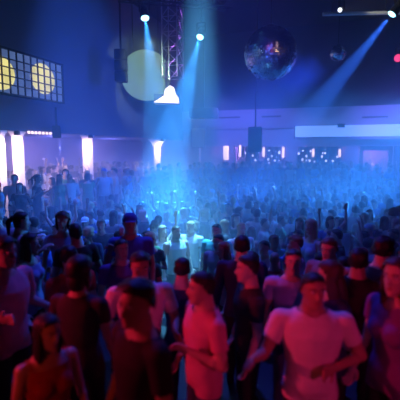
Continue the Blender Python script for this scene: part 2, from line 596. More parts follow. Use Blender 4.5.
# mirror balls
def mirror_ball(loc, rad, nlat, label):
    def fn(bm):
        r2 = random.Random(3)
        for i in range(nlat):
            a0, a1 = -math.pi / 2 + math.pi * i / nlat, -math.pi / 2 + math.pi * (i + 1) / nlat
            am = (a0 + a1) / 2
            n = max(4, int(2 * nlat * math.cos(am)))
            for j in range(n):
                b0, b1 = 2 * math.pi * j / n, 2 * math.pi * (j + 1) / n
                bm_ = (b0 + b1) / 2
                nrm = Vector((math.cos(am) * math.cos(bm_), math.cos(am) * math.sin(bm_), math.sin(am)))
                tilt = Vector((r2.gauss(0, 1), r2.gauss(0, 1), r2.gauss(0, 1))) * .10
                q = []
                for aa, bb in ((a0, b0), (a0, b1), (a1, b1), (a1, b0)):
                    v = Vector((math.cos(aa) * math.cos(bb), math.cos(aa) * math.sin(bb), math.sin(aa)))
                    c = nrm * math.cos((a1 - a0) / 2)
                    v = c + (v - c) * .95
                    v += nrm * (v - c).dot(tilt)
                    q.append(bm.verts.new(v * rad))
                try:
                    bm.faces.new(q)
                except ValueError:
                    pass
    o = empty('mirror_ball', loc)
    tag(o, label, 'mirror ball')
    bobj('core', lambda bm: ellipsoid(bm, (0, 0, 0), (rad * .975,) * 3, None, 32, 20), M_black, o, True)
    bobj('mirror_tiles', fn, M_mirror, o)
    bobj('top_cap', lambda bm: lathe(bm, [(rad * .16, rad * .96), (rad * .16, rad * 1.03), (rad * .07, rad * 1.08)], 16), M_black, o)
    bobj('motor', lambda bm: lathe(bm, [(.11, CEIL - loc[2] - .22), (.11, CEIL - loc[2])], 16), M_black, o)
    bobj('hanging_chain', lambda bm: tube(bm, (0, 0, rad), (0, 0, CEIL - loc[2] - .1), .012, 6), M_black, o)
    return o


mirror_ball(at(270.5, 53.5, 9.0), 26 / 400 * 9.0, 34, 'big mirror ball hanging high over the dance floor')
mirror_ball(at(338, 53, 13.0), 8 / 400 * 13.0, 14, 'small dark mirror ball under the ceiling pipe')


# lamp fixtures
def lamp(loc, target, label, lens_mat, rad=.13, name='spotlight', hang=True):
    loc, target = Vector(loc), Vector(target)
    d = (target - loc).normalized()
    o = tag(empty(name, loc), label, 'lamp')
    q = d.to_track_quat('Z', 'Y').to_matrix().to_4x4()
    bobj('lamp_body', lambda bm: lathe(bm, [(rad * .55, -.42), (rad * .8, -.40), (rad * 1.05, -.2), (rad * 1.1, -.02), (rad * 1.1, .0), (rad * .95, .0)], 20, q), M_black, o, True)
    bobj('lens', lambda bm: lathe(bm, [(rad * .95, -.01), (rad * .9, .02), (rad * .5, .035)], 20, q), lens_mat, o, True)

    def yoke(bm):
        u = d.cross(Vector((0, 0, 1))).normalized()
        c = -d * .2
        for s in (-1, 1):
            tube(bm, c + u * s * rad * 1.15, c + u * s * rad * 1.2 + Vector((0, 0, .34)), .02, 6)
        tube(bm, c - u * rad * 1.2 + Vector((0, 0, .34)), c + u * rad * 1.2 + Vector((0, 0, .34)), .02, 6)
        tube(bm, c + Vector((0, 0, .34)), c + Vector((0, 0, .46)), .035, 8)
    bobj('yoke', yoke, M_black, o)
    if hang:
        bobj('hanging_pipe', lambda bm: tube(bm, -d * .2 + Vector((0, 0, .44)), Vector((-d.x * .2, -d.y * .2, CEIL - loc.z)), .025, 8), M_black, o)
    return o


BLUE = (0.03, 0.16, 1.0)
CYAN = (0.04, 0.36, 1.0)
DEEP = (0.015, 0.05, 1.0)


def beam_lamp(px, py, t, tx, ty, tt, label, energy, size, color=CYAN, mat_=M_lens):
    a, b = at(px, py, t), at(tx, ty, tt)
    lamp(a, b, label, mat_)
    d = (b - a).normalized()
    return spot(a + d * .08, b, color, energy, size, .35, .05, 'beam')


beam_lamp(145, 18, 12.0, 172, 215, 10.5, 'bright blue-white beam lamp over the round screen', 22000, 17)
beam_lamp(200, 37, 14.0, 150, 215, 11.0, 'bright blue-white beam lamp shining down between screen and mirror ball', 25000, 17)
beam_lamp(392, 14, 12.0, 250, 190, 13.0, 'bright blue beam lamp on the ceiling pipe, aimed down and away', 24000, 14, BLUE)
a = at(340, 10, 12.0)
lamp(a, a + Vector((-.2, -1, -.25)), 'small white lamp at the end of the ceiling pipe', M_lensw, .07)
PL = a.copy()
a = at(398, 58, 13.0)
lamp(a, a + Vector((-.5, -1, -.25)), 'small glowing red lamp at the picture edge', M_lensr, .13)

# ceiling pipe carrying the lamps
A, B = at(322, 9.5, 12.2), at(440, 7, 12.2)
pipe = tag(empty('lighting_pipe', A), 'pale metal lighting pipe under the ceiling between two lamps', 'pipe')
bobj('pipe_tube', lambda bm: tube(bm, (0, .45, .0), B - A + Vector((0, .45, .0)), .06, 12), M_pipe, pipe)
for f_ in (.08, .55, .95):
    q = (B - A) * f_
    bobj('hanging_wire', lambda bm: tube(bm, q + Vector((0, .45, 0)), Vector((q.x, q.y + .45, CEIL - A.z)), .015, 6), M_black, pipe)


spot(PL + Vector((-.1, -.35, -.05)), at(385, 8, 12.2), (1.0, .95, .8), 120, 40, .8, .03, 'pipe_light')


# trusses
def truss(a, b, w, label, n, hang=True, m=None):
    a, b = Vector(a), Vector(b)
    m = m or M_alu
    o = tag(empty('lighting_truss', a), label, 'truss')
    d = b - a
    u, v = frame_of(d)
    offs = [(u * sx + v * sy) * w / 2 for sx, sy in ((-1, -1), (1, -1), (1, 1), (-1, 1))]
    for q in offs:
        bobj('chord', lambda bm: tube(bm, q, d + q, .028, 8), m, o)

    def lat(bm):
        for k in range(n):
            for i in range(4):
                p0, p1 = offs[i], offs[(i + 1) % 4]
                tube(bm, p0 + d * k / n, p1 + d * (k + 1) / n, .012, 5)
                tube(bm, p0 + d * k / n, p1 + d * k / n, .012, 5)
    bobj('bracing', lat, m, o)
    if not hang:
        bobj('hanging_clamp', lambda bm: box(bm, d - Vector((w * .6, w * .6, .02)), d + Vector((w * .6, w * .6, .02))), M_black, o)
    if hang:
        for f_ in (.05, .95):
            q = d * f_
            bobj('hanging_wire', lambda bm: tube(bm, q, Vector((q.x, q.y, CEIL - a.z)), .015, 6), M_black, o)
    return o


A = at(173, 78, 15.5)
truss(A, (A.x, A.y, CEIL - .02), .62, 'upright purple-lit truss tower hanging between the two beam lamps', 7, False)
A, B = at(120, 3, 12.8), at(228, 20, 15.2)
truss(A + Vector((0, 0, .3)), B + Vector((0, 0, .6)), .4, 'long dark truss under the ceiling above the two beam lamps', 10, True, M_black)

# ================================================================ PEOPLE
def remesh(bm, vox, smooth_it=3):
    me = bpy.data.meshes.new('raw')
    bmesh.ops.recalc_face_normals(bm, faces=bm.faces)
    bm.to_mesh(me)
    bm.free()
    o = bpy.data.objects.new('raw', me)
    COL.objects.link(o)
    md = o.modifiers.new('r', 'REMESH')
    md.mode = 'VOXEL'
    md.voxel_size = vox
    dg = bpy.context.evaluated_depsgraph_get()
    out = bpy.data.meshes.new_from_object(o.evaluated_get(dg))
    bpy.data.objects.remove(o)
    bpy.data.meshes.remove(me)
    n = len(out.vertices)
    co = np.empty(n * 3)
    out.vertices.foreach_get('co', co)
    co = co.reshape(-1, 3)
    ed = np.empty(len(out.edges) * 2, dtype=np.int32)
    out.edges.foreach_get('vertices', ed)
    ed = ed.reshape(-1, 2)
    co = lap(co, ed, smooth_it)
    nf = len(out.polygons)
    ls = np.empty(nf, np.int32)
    out.polygons.foreach_get('loop_total', ls)
    lv = np.empty(len(out.loops), np.int32)
    out.loops.foreach_get('vertex_index', lv)
    faces = np.split(lv, np.cumsum(ls)[:-1])
    bpy.data.meshes.remove(out)
    return co, ed, faces


def lap(co, ed, it, lam=.5, fix=None):
    n = len(co)
    cnt = np.zeros(n)
    np.add.at(cnt, ed[:, 0], 1)
    np.add.at(cnt, ed[:, 1], 1)
    cnt[cnt == 0] = 1
    for _ in range(it):
        s = np.zeros_like(co)
        np.add.at(s, ed[:, 0], co[ed[:, 1]])
        np.add.at(s, ed[:, 1], co[ed[:, 0]])
        nw = co + lam * (s / cnt[:, None] - co)
        if fix is not None:
            nw[fix] = co[fix]
        co = nw
    return co


def vnormals(co, faces):
    q = np.array([f if len(f) == 4 else np.append(f, f[-1]) for f in faces])
    nn = np.cross(co[q[:, 2]] - co[q[:, 0]], co[q[:, 3]] - co[q[:, 1]])
    out = np.zeros_like(co)
    for k in range(4):
        np.add.at(out, q[:, k], nn)
    return out / (np.linalg.norm(out, axis=1)[:, None] + 1e-12)


def mesh_np(name, co, faces, mats, smooth=True):
    me = bpy.data.meshes.new(name)
    me.from_pydata(co.tolist(), [], [list(map(int, f)) for f in faces])
    for m in mats:
        me.materials.append(m)
    if smooth:
        me.polygons.foreach_set('use_smooth', [True] * len(me.polygons))
    me.update()
    return me


def submesh(co, faces, mask):
    """faces whose vertices are all in mask"""
    fs = [f for f in faces if mask[f].all()]
    if not fs:
        return None
    used = np.unique(np.concatenate(fs))
    idx = -np.ones(len(co), np.int64)
    idx[used] = np.arange(len(used))
    return used, [idx[f] for f in fs]


def seg_dist(co, a, b):
    a, b = np.array(a), np.array(b)
    d = b - a
    t = np.clip(((co - a) @ d) / (d @ d), 0, 1)
    return np.linalg.norm(co - a - t[:, None] * d, axis=1), t


def nv(v):
    v = Vector(v)
    return v.normalized()


# poses: (upper-arm direction, forearm direction) for each side; the figure faces -Y, +X is its left
POSES = {
    'arms down': dict(L=((.22, 0, -1), (.10, -.35, -1)), Rr=((-.22, 0, -1), (-.10, -.35, -1))),
    'elbows bent': dict(L=((.35, .1, -1), (-.15, -1, -.05)), Rr=((-.35, .1, -1), (.25, -1, .25))),
    'one arm raised': dict(L=((.55, -.2, .85), (-.1, -.15, 1)), Rr=((-.25, 0, -1), (-.05, -.6, -.7))),
    'both arms raised': dict(L=((.6, -.2, .8), (.05, -.2, 1)), Rr=((-.55, -.2, .85), (.1, -.2, 1))),
    'hand at chest': dict(L=((.3, .05, -1), (-.55, -.75, .35)), Rr=((-.25, 0, -1), (-.05, -.45, -.8))),
    'arms crossed': dict(L=((.3, -.15, -1), (-.9, -.5, .05)), Rr=((-.3, -.15, -1), (.8, -.75, .2))),
    'dancing': dict(L=((.5, -.1, -.7), (.1, -.9, .5)), Rr=((-.45, .1, -.8), (-.1, -.8, .6))),
    'drinking': dict(L=((.2, 0, -1), (.05, -.4, -.9)), Rr=((-.3, -.35, -.85), (.3, -.55, .8))),
    'big man': dict(L=((.48, .0, -.88), (-.85, -.62, -.10)), Rr=((-.42, -.28, -.85), (-.30, -.90, .28))),
}


def build_person(pose, female=False, hair='short', sleeve=.55, vox=.0105, head_yaw=0., head_pitch=0., neckline=1.475, bulk=1.0, lean=0.0):
    ps = POSES[pose]
    bm = bmesh.new()
    sw = .175 if female else .20
    # torso
    if female:
        rings = [(.86, .12, .09, 0), (.93, .172, .115, .005), (1.0, .155, .105, 0), (1.09, .122, .088, -.005), (1.2, .14, .10, 0), (1.30, .155, .108, -.005), (1.39, .16, .095, .005), (1.445, .12, .075, .01), (1.49, .06, .058, .012), (1.58, .047, .05, .0)]
    else:
        rings = [(.86, .13, .09, 0), (.93, .165, .115, .005), (1.02, .155, .11, 0), (1.10, .150, .105, -.005), (1.22, .172, .118, -.005), (1.33, .19, .125, -.005), (1.40, .185, .105, .005), (1.45, .135, .082, .01), (1.495, .075, .068, .012), (1.58, .060, .062, .0)]
    nseg = 24
    ring_loft(bm, [[Vector((rx * bulk * math.copysign(abs(math.cos(2 * math.pi * j / nseg)) ** .85, math.cos(2 * math.pi * j / nseg)), yo + ry * bulk * math.sin(2 * math.pi * j / nseg), z)) for j in range(nseg)] for z, rx, ry, yo in rings])
    if female:
        for s in (-1, 1):
            ellipsoid(bm, (s * .065, -.085, 1.275), (.062, .045, .065))
    bones = {'spine': ((0, 0, .95), (0, 0, 1.43), .14), 'neck': ((0, .01, 1.48), (0, 0, 1.55), .05)}
    # legs
    for s, n in ((1, 'L'), (-1, 'R')):
        hip, knee, ank = Vector((s * .09, 0, .90)), Vector((s * .105, -.03, .50)), Vector((s * .11, .02, .09))
        capsule(bm, hip, knee, .088 * bulk, .058 * bulk)
        capsule(bm, knee, ank, .056, .038)
        ellipsoid(bm, (s * .107, .025, .38), (.05, .055, .10))
        capsule(bm, ank + Vector((0, .02, -.045)), ank + Vector((s * .03, -.17, -.055)), .042, .034)
        bones['thigh' + n] = (hip, knee, .08)
        bones['shin' + n] = (knee, ank, .05)
        bones['foot' + n] = (ank + Vector((0, .03, -.05)), ank + Vector((s * .03, -.17, -.055)), .04)
    # arms
    for s, n, key in ((1, 'L', 'L'), (-1, 'R', 'Rr')):
        du, df = nv(ps[key][0]), nv(ps[key][1])
        sh = Vector((s * sw * bulk, .005, 1.405))
        if du.z > .2:
            sh += Vector((-s * .02, 0, .035))
        el = sh + du * .275
        wr = el + df * .245
        k = .82 if female else 1.0
        capsule(bm, Vector((s * sw * .6, .005, 1.40)), sh, .06 * k, .058 * k)
        capsule(bm, sh, el, .056 * k * bulk, .042 * k)
        capsule(bm, el, wr, .041 * k, .028 * k)
        ellipsoid(bm, el + df * .07, (.043 * k,) * 3)
        bones['uarm' + n] = (sh, el, .05)
        bones['farm' + n] = (el, wr, .035)
        # hand: palm with five curled fingers
        side = df.cross(Vector((0, -1, 0)))
        if side.length < .35:
            side = df.cross(Vector((s, 0, 0)))
        side.normalize()
        nrm = side.cross(df).normalized()
        pc = wr + df * .05
        mx = Matrix((side, nrm, df)).transposed().to_4x4()
        mx.translation = pc
        ellipsoid(bm, (0, 0, 0), (.042, .018, .055), mx, 12, 8)
        for fi, (fx, fl) in enumerate(((-.032, .068), (-.011, .08), (.011, .075), (.031, .058))):
            b0 = pc + side * fx + df * .042
            b1 = b0 + (df * .9 + nrm * .35 + side * fx * 3).normalized() * fl * .55
            b2 = b1 + (df * .55 + nrm * .8).normalized() * fl * .5
            capsule(bm, b0 - df * .02, b1, .0115, .0105, 8, 3)
            capsule(bm, b1, b2, .0105, .009, 8, 3)
        t0 = pc - side * .034 - df * .022
        t1 = t0 + (-side * .8 + df * .75 + nrm * .3).normalized() * .04
        t2 = t1 + (-side * .2 + df * .9 + nrm * .5).normalized() * .034
        capsule(bm, t0, t1, .0135, .0115, 8, 3)
        capsule(bm, t1, t2, .0115, .0095, 8, 3)
        bones['hand' + n] = (wr + df * .02, wr + df * .16, .03)
    # head (local frame, face towards -Y)
    hm = Matrix.Translation((0, -.022, 1.635)) @ Matrix.Rotation(head_yaw, 4, 'Z') @ Matrix.Rotation(head_pitch, 4, 'X')
    k = .95 if female else 1.0
    prof = [(-.118, .026, -.075, -.03), (-.108, .040, -.088, .0), (-.085, .052, -.093, .035), (-.055, .062, -.094, .065), (-.02, .069, -.095, .085), (.02, .074, -.094, .095), (.055, .074, -.092, .097), (.085, .064, -.078, .085), (.105, .045, -.055, .06), (.118, .02, -.02, .025)]
    rr = []
    for z, w, yf, yb in prof:
        c, h = (yf + yb) / 2, (yb - yf) / 2
        rr.append([hm @ (Vector((w * math.cos(2 * math.pi * j / 24), c + h * math.sin(2 * math.pi * j / 24), z)) * k) for j in range(24)])
    ring_loft(bm, rr)
    capsule(bm, hm @ Vector((0, -.094, .012)), hm @ Vector((0, -.112, -.028)), .009, .013, 8, 3)
    for s in (-1, 1):
        ellipsoid(bm, (s * .073 * k, .012, -.008), (.012, .02, .032), hm @ Matrix.Rotation(s * .25, 4, 'Z'), 10, 6)
        ellipsoid(bm, (s * .010, -.104, -.032), (.009, .009, .008), hm, 8, 6)
    ellipsoid(bm, (0, -.093, -.062), (.024, .010, .010), hm, 12, 6)
    ellipsoid(bm, (0, -.078, -.104), (.024, .02, .016), hm, 12, 6)
    co, ed, faces = remesh(bm, vox, 3)
    # sculpt the face: eye sockets, mouth line
    hi = np.array(hm.inverted())
    loc = co @ hi[:3, :3].T + hi[:3, 3]
    face = loc[:, 1] < -.05
    disp = np.zeros(len(co))
    for s in (-1, 1):
        disp += -.010 * np.exp(-(((loc[:, 0] - s * .031) / .018) ** 2 + ((loc[:, 2] - .012) / .013) ** 2)) * face
        disp += .005 * np.exp(-(((loc[:, 0] - s * .031) / .022) ** 2 + ((loc[:, 2] - .034) / .009) ** 2)) * face
        disp += .004 * np.exp(-(((loc[:, 0] - s * .045) / .018) ** 2 + ((loc[:, 2] + .022) / .016) ** 2)) * face
    disp += -.004 * np.exp(-((loc[:, 0] / .028) ** 2 + ((loc[:, 2] + .062) / .005) ** 2)) * face
    fwd = np.array(hm.to_3x3() @ Vector((0, -1, 0)))
    co = co + disp[:, None] * fwd
    # bone labels
    names = list(bones)
    D = np.stack([seg_dist(co, bones[n][0], bones[n][1])[0] - bones[n][2] for n in names])
    best = np.argmin(D, 0)
    is_b = {n: best == i for i, n in enumerate(names)}
    T = {n: seg_dist(co, bones[n][0], bones[n][1])[1] for n in names}
    head = (loc[:, 2] > -.13) & (np.abs(loc[:, 0]) < .10) & (loc[:, 1] > -.14) & (loc[:, 1] < .13) & (co[:, 2] > 1.49)
    nrm_ = vnormals(co, faces)
    out = {}
    lips = (np.abs(loc[:, 0]) < .026) & (np.abs(loc[:, 2] + .063) < .0115) & face & (loc[:, 1] < -.085)
    me = mesh_np('person_body', co, faces, [SKIN['fair'], M_lip])
    mi = np.array([1 if lips[f].all() else 0 for f in faces], np.int32)
    me.polygons.foreach_set('material_index', mi)
    out['body'] = me
    z = co[:, 2]
    dneck = np.hypot(co[:, 0], co[:, 1] - .01)
    # shirt
    arms = np.zeros(len(co), bool)
    for n in 'LR':
        if sleeve > 0:
            arms |= is_b['uarm' + n] & (T['uarm' + n] < sleeve)
        if sleeve > 1:
            arms |= is_b['farm' + n] & (T['farm' + n] < .93)
    torso = (is_b['spine'] | ((is_b['thighL'] | is_b['thighR']) & (z > .84))) & (z > .84)
    if sleeve > 0:
        for n in 'LR':
            torso |= is_b['uarm' + n] & (T['uarm' + n] < .12)
    torso |= is_b['neck'] & (z < neckline)
    sm = (torso | arms) & ~head & ~((z > neckline) & (dneck < .13)) & ~((z > neckline - .05) & (co[:, 1] < 0) & (dneck < .085))
    hands = is_b['handL'] | is_b['handR']
    sm &= ~hands
    wr_ = np.array([noise.noise(Vector((p[0] * 9, p[1] * 9, p[2] * 7 + 3))) for p in co])
    smooth = lap(co, ed, 8)
    sh_ = smooth + nrm_ * (.016 + .007 * wr_[:, None]) + (co - smooth) * .35
    r = submesh(co, faces, sm)
    out['shirt'] = mesh_np('shirt', sh_[r[0]], r[1], [SHIRT['grey']])
    # trousers
    tm = ((is_b['thighL'] | is_b['thighR'] | is_b['spine']) & (z < .99)) | ((is_b['shinL'] | is_b['shinR']) & (z > .08))
    tm &= ~hands & ~is_b['farmL'] & ~is_b['farmR']
    r = submesh(co, faces, tm)
    tr = smooth + nrm_ * (.010 + .005 * wr_[:, None]) + (co - smooth) * .35
    out['trousers'] = mesh_np('trousers', tr[r[0]], r[1], [TROU['dark']])
    for n in 'LR':
        r = submesh(co, faces, is_b['foot' + n] | (is_b['shin' + n] & (z < .11)))
        s_ = co[r[0]] + nrm_[r[0]] * .006
        s_[:, 2] = np.maximum(s_[:, 2], .0)
        out['shoe' + n] = mesh_np('shoe', s_, r[1], [M_shoe])
    # hair
    if hair != 'bald':
        X, Y, Z = loc[:, 0], loc[:, 1], loc[:, 2]
        line = np.where(Y < -.02, .080 - 6 * X * X, np.where(Y < .03, .050 - (Y + .02) * 1.4, -.02 - (Y - .03) * .7))
        if hair in ('long', 'bob', 'ponytail'):
            line = np.where(Y < -.04, .078 - 6 * X * X, np.where(Y < -.005, .03, -.075))
        hmk = head & (Z > line)
        r = submesh(co, faces, hmk)
        th = {'short': .016, 'cap': .014, 'crop': .008, 'curly': .032, 'long': .018, 'bob': .024, 'ponytail': .012}[hair]
        nz = np.array([noise.noise(Vector((p[0] * 30, p[1] * 30, p[2] * 30))) for p in loc[r[0]]])
        hc = co[r[0]] + nrm_[r[0]] * (th + (.012 if hair == 'curly' else .005) * nz[:, None])
        hf = list(r[1])
        b2 = bmesh.new()
        if hair in ('long', 'bob'):
            low = -.26 if hair == 'long' else -.12
            ellipsoid(b2, (0, .055, low * .45), (.072, .055, abs(low) * .75), hm, 16, 10)
            for s in (-1, 1):
                ellipsoid(b2, (s * .072, .0, low * .4), (.022, .05, abs(low) * .62), hm, 10, 8)
        if hair == 'ponytail':
            capsule(b2, hm @ Vector((0, .10, .04)), hm @ Vector((0, .14, -.01)), .03, .034)
            capsule(b2, hm @ Vector((0, .14, -.01)), hm @ Vector((0, .13, -.17)), .034, .014)
        if hair == 'cap':
            lathe(b2, [(.086, .035), (.088, .06), (.078, .10), (.05, .13), (.01, .138)], 20, hm @ Matrix.Translation((0, .002, 0)) @ Matrix.Scale(1.15, 4, (0, 1, 0)))
            box(b2, (-.06, -.165, .036), (.06, -.06, .046), hm, .004)
        if b2.verts:
            b2.verts.ensure_lookup_table()
            base = len(hc)
            hc = np.concatenate([hc, np.array([v.co[:] for v in b2.verts])])
            for i, v in enumerate(b2.verts):
                v.index = i
            hf += [np.array([v.index + base for v in f.verts]) for f in b2.faces]
        b2.free()
        out['hair'] = mesh_np('hair', hc, hf, [HAIR['dark']])
    out['hm'] = hm
    out['k'] = k
    return out


def eye_mesh():
    bm = bmesh.new()
    bmesh.ops.create_uvsphere(bm, u_segments=16, v_segments=12, radius=.0125, matrix=Matrix.Rotation(R(90), 4, 'X'))
    for f in bm.faces:
        if f.calc_center_median().y < -.0108:
            f.material_index = 1
    return to_mesh(bm, 'eye', [M_eye, M_iris], True)


EYE_ME = eye_mesh()


def brow_mesh(s):
    bm = bmesh.new()
    pts = [(s * .016, -.097, .030), (s * .032, -.095, .036), (s * .048, -.082, .031)]
    capsule(bm, pts[0], pts[1], .004, .0042, 6, 2)
    capsule(bm, pts[1], pts[2], .0042, .0025, 6, 2)
    return to_mesh(bm, 'eyebrow', [HAIR['dark']], True)


BROWS = {s: brow_mesh(s) for s in (-1, 1)}


def set_slot(o, i, m):
    o.material_slots[i].link = 'OBJECT'
    o.material_slots[i].material = m


def put_person(v, x, y, z, yaw, s, shirt, hairc, skin, trou, label, group=None, face=False):
    o = link('person', v['body'], None, (x, y, z), (0, 0, yaw))
    o.scale = (s, s, s)
    set_slot(o, 0, SKIN[skin])
    tag(o, label, 'person', group)
    c = link('shirt', v['shirt'], o)
    set_slot(c, 0, SHIRT[shirt])
    c = link('trousers', v['trousers'], o)
    set_slot(c, 0, TROU[trou])
    for n in 'LR':
        link('shoe', v['shoe' + n], o)
    if 'hair' in v:
        c = link('cap' if v.get('cap') else 'hair', v['hair'], o)
        set_slot(c, 0, SHIRT[hairc] if v.get('cap') else HAIR[hairc])
    if face:
        for sd in (-1, 1):
            e = link('eye', EYE_ME, o)
            e.matrix_local = v['hm'] @ Matrix.Translation(Vector((sd * .031, -.080, .012)) * v['k'])
            b = link('eyebrow', BROWS[sd], o)
            b.matrix_local = v['hm'] @ Matrix.Scale(v['k'], 4)
            set_slot(b, 0, HAIR[hairc] if hairc in HAIR else HAIR['dark'])
    return o


def far_mesh(v, name):
    """one mesh with slots skin, shirt, trousers, hair, shoe for people too far to show parts"""
    bm = bmesh.new()
    for i, k in enumerate(('body', 'shirt', 'trousers', 'hair', 'shoeL', 'shoeR')):
        if k not in v:
            continue
        n0 = len(bm.faces)
        bm.from_mesh(v[k])
        bm.faces.ensure_lookup_table()
        for f in bm.faces[n0:]:
            f.material_index = min(i, 4)
    return to_mesh_keep(bm, name)


def to_mesh_keep(bm, name):
    me = bpy.data.meshes.new(name)
    bm.to_mesh(me)
    bm.free()
    for m in (SKIN['fair'], SHIRT['grey'], TROU['dark'], HAIR['dark'], M_shoe):
        me.materials.append(m)
    me.polygons.foreach_set('use_smooth', [True] * len(me.polygons))
    return me


# ------------------------------------------------ people placed one by one
placed = []          # (x, y, radius)
HERO_BVH = []


def hero(px, py, t, floor, v, look, shirt, hairc, skin, trou, label, face=True, s=None):
    """look: degrees the figure turns from facing the camera, + is towards its left"""
    hd = at(px, py, t)
    lz = 1.635
    s = (hd.z - floor) / lz
    vx, vy = EYE.x - hd.x, EYE.y - hd.y
    yaw = math.atan2(vy, vx) + math.pi / 2 + R(look)
    ps = 'hero %d,%d scale %.2f at %.2f %.2f' % (px, py, s, hd.x, hd.y)
    print(ps)
    o = put_person(v, hd.x, hd.y, floor, yaw, s, shirt, hairc, skin, trou, label, None, face)
    placed.append((hd.x, hd.y, .27))
    mw = Matrix.Translation((hd.x, hd.y, floor)) @ Matrix.Rotation(yaw, 4, 'Z') @ Matrix.Scale(s, 4)
    vs_, fs_ = [], []
    for k_ in ('body', 'shirt', 'trousers', 'hair'):
        if k_ in v:
            b0 = len(vs_)
            vs_ += [mw @ q.co for q in v[k_].vertices]
            fs_ += [tuple(i + b0 for i in p.vertices) for p in v[k_].polygons]
    bv = BVHTree.FromPolygons(vs_, fs_)
    for bx, by, bb in HERO_BVH:
        if bb.overlap(bv):
            print('   HERO OVERLAP', (px, py), 'with figure at', [round(c, 1) for c in project((bx, by, 1.6))])
    HERO_BVH.append((hd.x, hd.y, bv))
    return o


BP = build_person
V_big = BP('big man', False, 'crop', .6, .009, R(12), 0, 1.48, 1.08)
hero(313, 289, 2.8, 0, V_big, 8, 'white', 'dark', 'tan', 'dark', 'big dancing man with cropped hair in a white T-shirt, bent arms, front of crowd')
V_b = BP('arms down', False, 'curly', .7, .009, R(20), 0, 1.46)
hero(139, 303, 2.35, 0, V_b, -62, 'black', 'dark', 'tan', 'dark', 'young person in profile with bushy dark hair and black top, close to camera')
V_c = BP('elbows bent', False, 'short', .7, .009, 0, R(8), 1.48, 1.04)
hero(140, 266, 3.35, 0, V_c, 5, 'white', 'dark', 'tan', 'dark', 'man in a pale T-shirt standing just behind the bushy-haired person in black')
V_d = BP('hand at chest', False, 'short', .6, .009, R(-10), 0, 1.48, 1.05)
hero(204, 288, 2.95, 0, V_d, -66, 'pink', 'dark', 'fair', 'denim', 'side-on man in a pink T-shirt, between the man in white and bushy-haired person')
V_e = BP('arms down', True, 'long', 0, .009, R(10), R(4), 1.40)
hero(46, 331, 2.5, 0, V_e, 22, 'red', 'dark', 'fair', 'dark', 'short woman with long dark hair in a sleeveless red top, lowest in the crowd')
V_j = BP('arms down', False, 'short', .6, .009, 0, 0, 1.48)
hero(250, 269, 3.45, 0, V_j, -75, 'charcoal', 'dark', 'fair', 'dark', 'side-on dark-haired man in a charcoal T-shirt behind the big man in white')
V_k = BP('arms down', False, 'crop', .6, .009, 0, 0, 1.46)
hero(293, 261, 3.75, 0, V_k, 3, 'pale blue', 'dark', 'fair', 'denim', 'man facing camera in pale blue T-shirt, looking over the big man in white')
V_h = BP('arms down', False, 'short', 1.5, .009, 0, 0, 1.49, 1.06)
hero(358, 262, 3.65, 0, V_h, 172, 'black', 'dark', 'tan', 'dark', 'person in a black long-sleeved top, back turned, beside the big man in white', False)
V_g = BP('arms down', True, 'long', .5, .009, R(15), 0, 1.45)
hero(399, 276, 2.75, 0, V_g, -40, 'purple', 'brown', 'fair', 'dark', 'woman in a purple top half cut off at the picture edge near the big man')
V_l = BP('elbows bent', False, 'short', .6, .009, 0, 0, 1.48)
hero(2, 252, 3.3, 0, V_l, 40, 'pink', 'dark', 'fair', 'dark', 'person in pink at the picture edge, across from the lowest woman in red')
hero(70, 258, 3.9, 0, BP('arms down', False, 'short', .6, .009, R(-20), R(6), 1.48), -150, 'red', 'dark', 'fair', 'dark', 'person in a red T-shirt, back turned, behind the short woman in red', False)
hero(78, 273, 3.05, 0, BP('arms down', True, 'bob', .5, .009), 150, 'charcoal', 'dark', 'fair', 'dark', 'woman with a dark bob in a charcoal top, back turned, behind the short woman', False)
hero(333, 275, 3.2, 0, BP('hand at chest', True, 'long', .5, .009, R(-30), R(12)), -60, 'navy', 'brown', 'fair', 'dark', 'woman in navy looking down, between the big man and the black-clad back')
hero(182, 270, 3.7, 0, V_k, 170, 'navy', 'dark', 'fair', 'dark', 'man with cropped hair in a navy T-shirt, back turned, beside the pale T-shirt man', False)
hero(382, 250, 4.0, 0, V_b, 140, 'charcoal', 'dark', 'fair', 'dark', 'bushy-haired person in charcoal, back turned, behind the woman in purple', False)
hero(330, 249, 4.2, 0, V_c, -30, 'grey', 'brown', 'fair', 'dark', 'short-haired man in a grey T-shirt behind the woman in navy', True)
hero(242, 247, 4.3, 0, V_h, 178, 'navy', 'dark', 'fair', 'dark', 'man in a navy long-sleeved top, back turned, in front of the bright-lit man in white', False)
hero(121, 249, 4.4, 0, V_k, 20, 'purple', 'dark', 'fair', 'dark', 'man with cropped hair in a purple T-shirt facing camera, behind woman with bob', True)
hero(28, 244, 4.4, 0, V_e, 60, 'pale blue', 'dark', 'fair', 'dark', 'long-haired woman in a sleeveless pale blue top behind the pink-clad person at the edge', True)
# the pair and others standing in the brightest light
VP1 = BP('arms down', False, 'crop', .5, .0105, R(-10))
VP2 = BP('arms down', False, 'crop', 0, .0105, R(15), 0, 1.45, 1.03)
hero(176, 232, 7.6, ZD, VP2, 25, 'white', 'brown', 'fair', 'denim', 'man in a bright white sleeveless top, first of the brightest-lit pair mid crowd')
hero(191, 227, 8.0, ZD, VP1, -25, 'white', 'blond', 'fair', 'dark', 'fair-haired man in a white T-shirt, second of the brightest-lit pair mid crowd')
hero(162, 231, 7.9, ZD, BP('one arm raised', True, 'long', 0, .0105, 0, 0, 1.40), 30, 'white', 'blond', 'fair', 'dark', 'blond woman in white, one arm raised, beside the brightest-lit pair')
hero(241, 229, 7.5, ZD, VP1, 30, 'white', 'blond', 'fair', 'dark', 'blond bright-lit man in a white T-shirt, alone past the brightest-lit pair')
hero(217, 231, 7.2, ZD, V_k, -20, 'turquoise', 'dark', 'fair', 'denim', 'man in turquoise T-shirt between the brightest-lit pair and bright blond man')
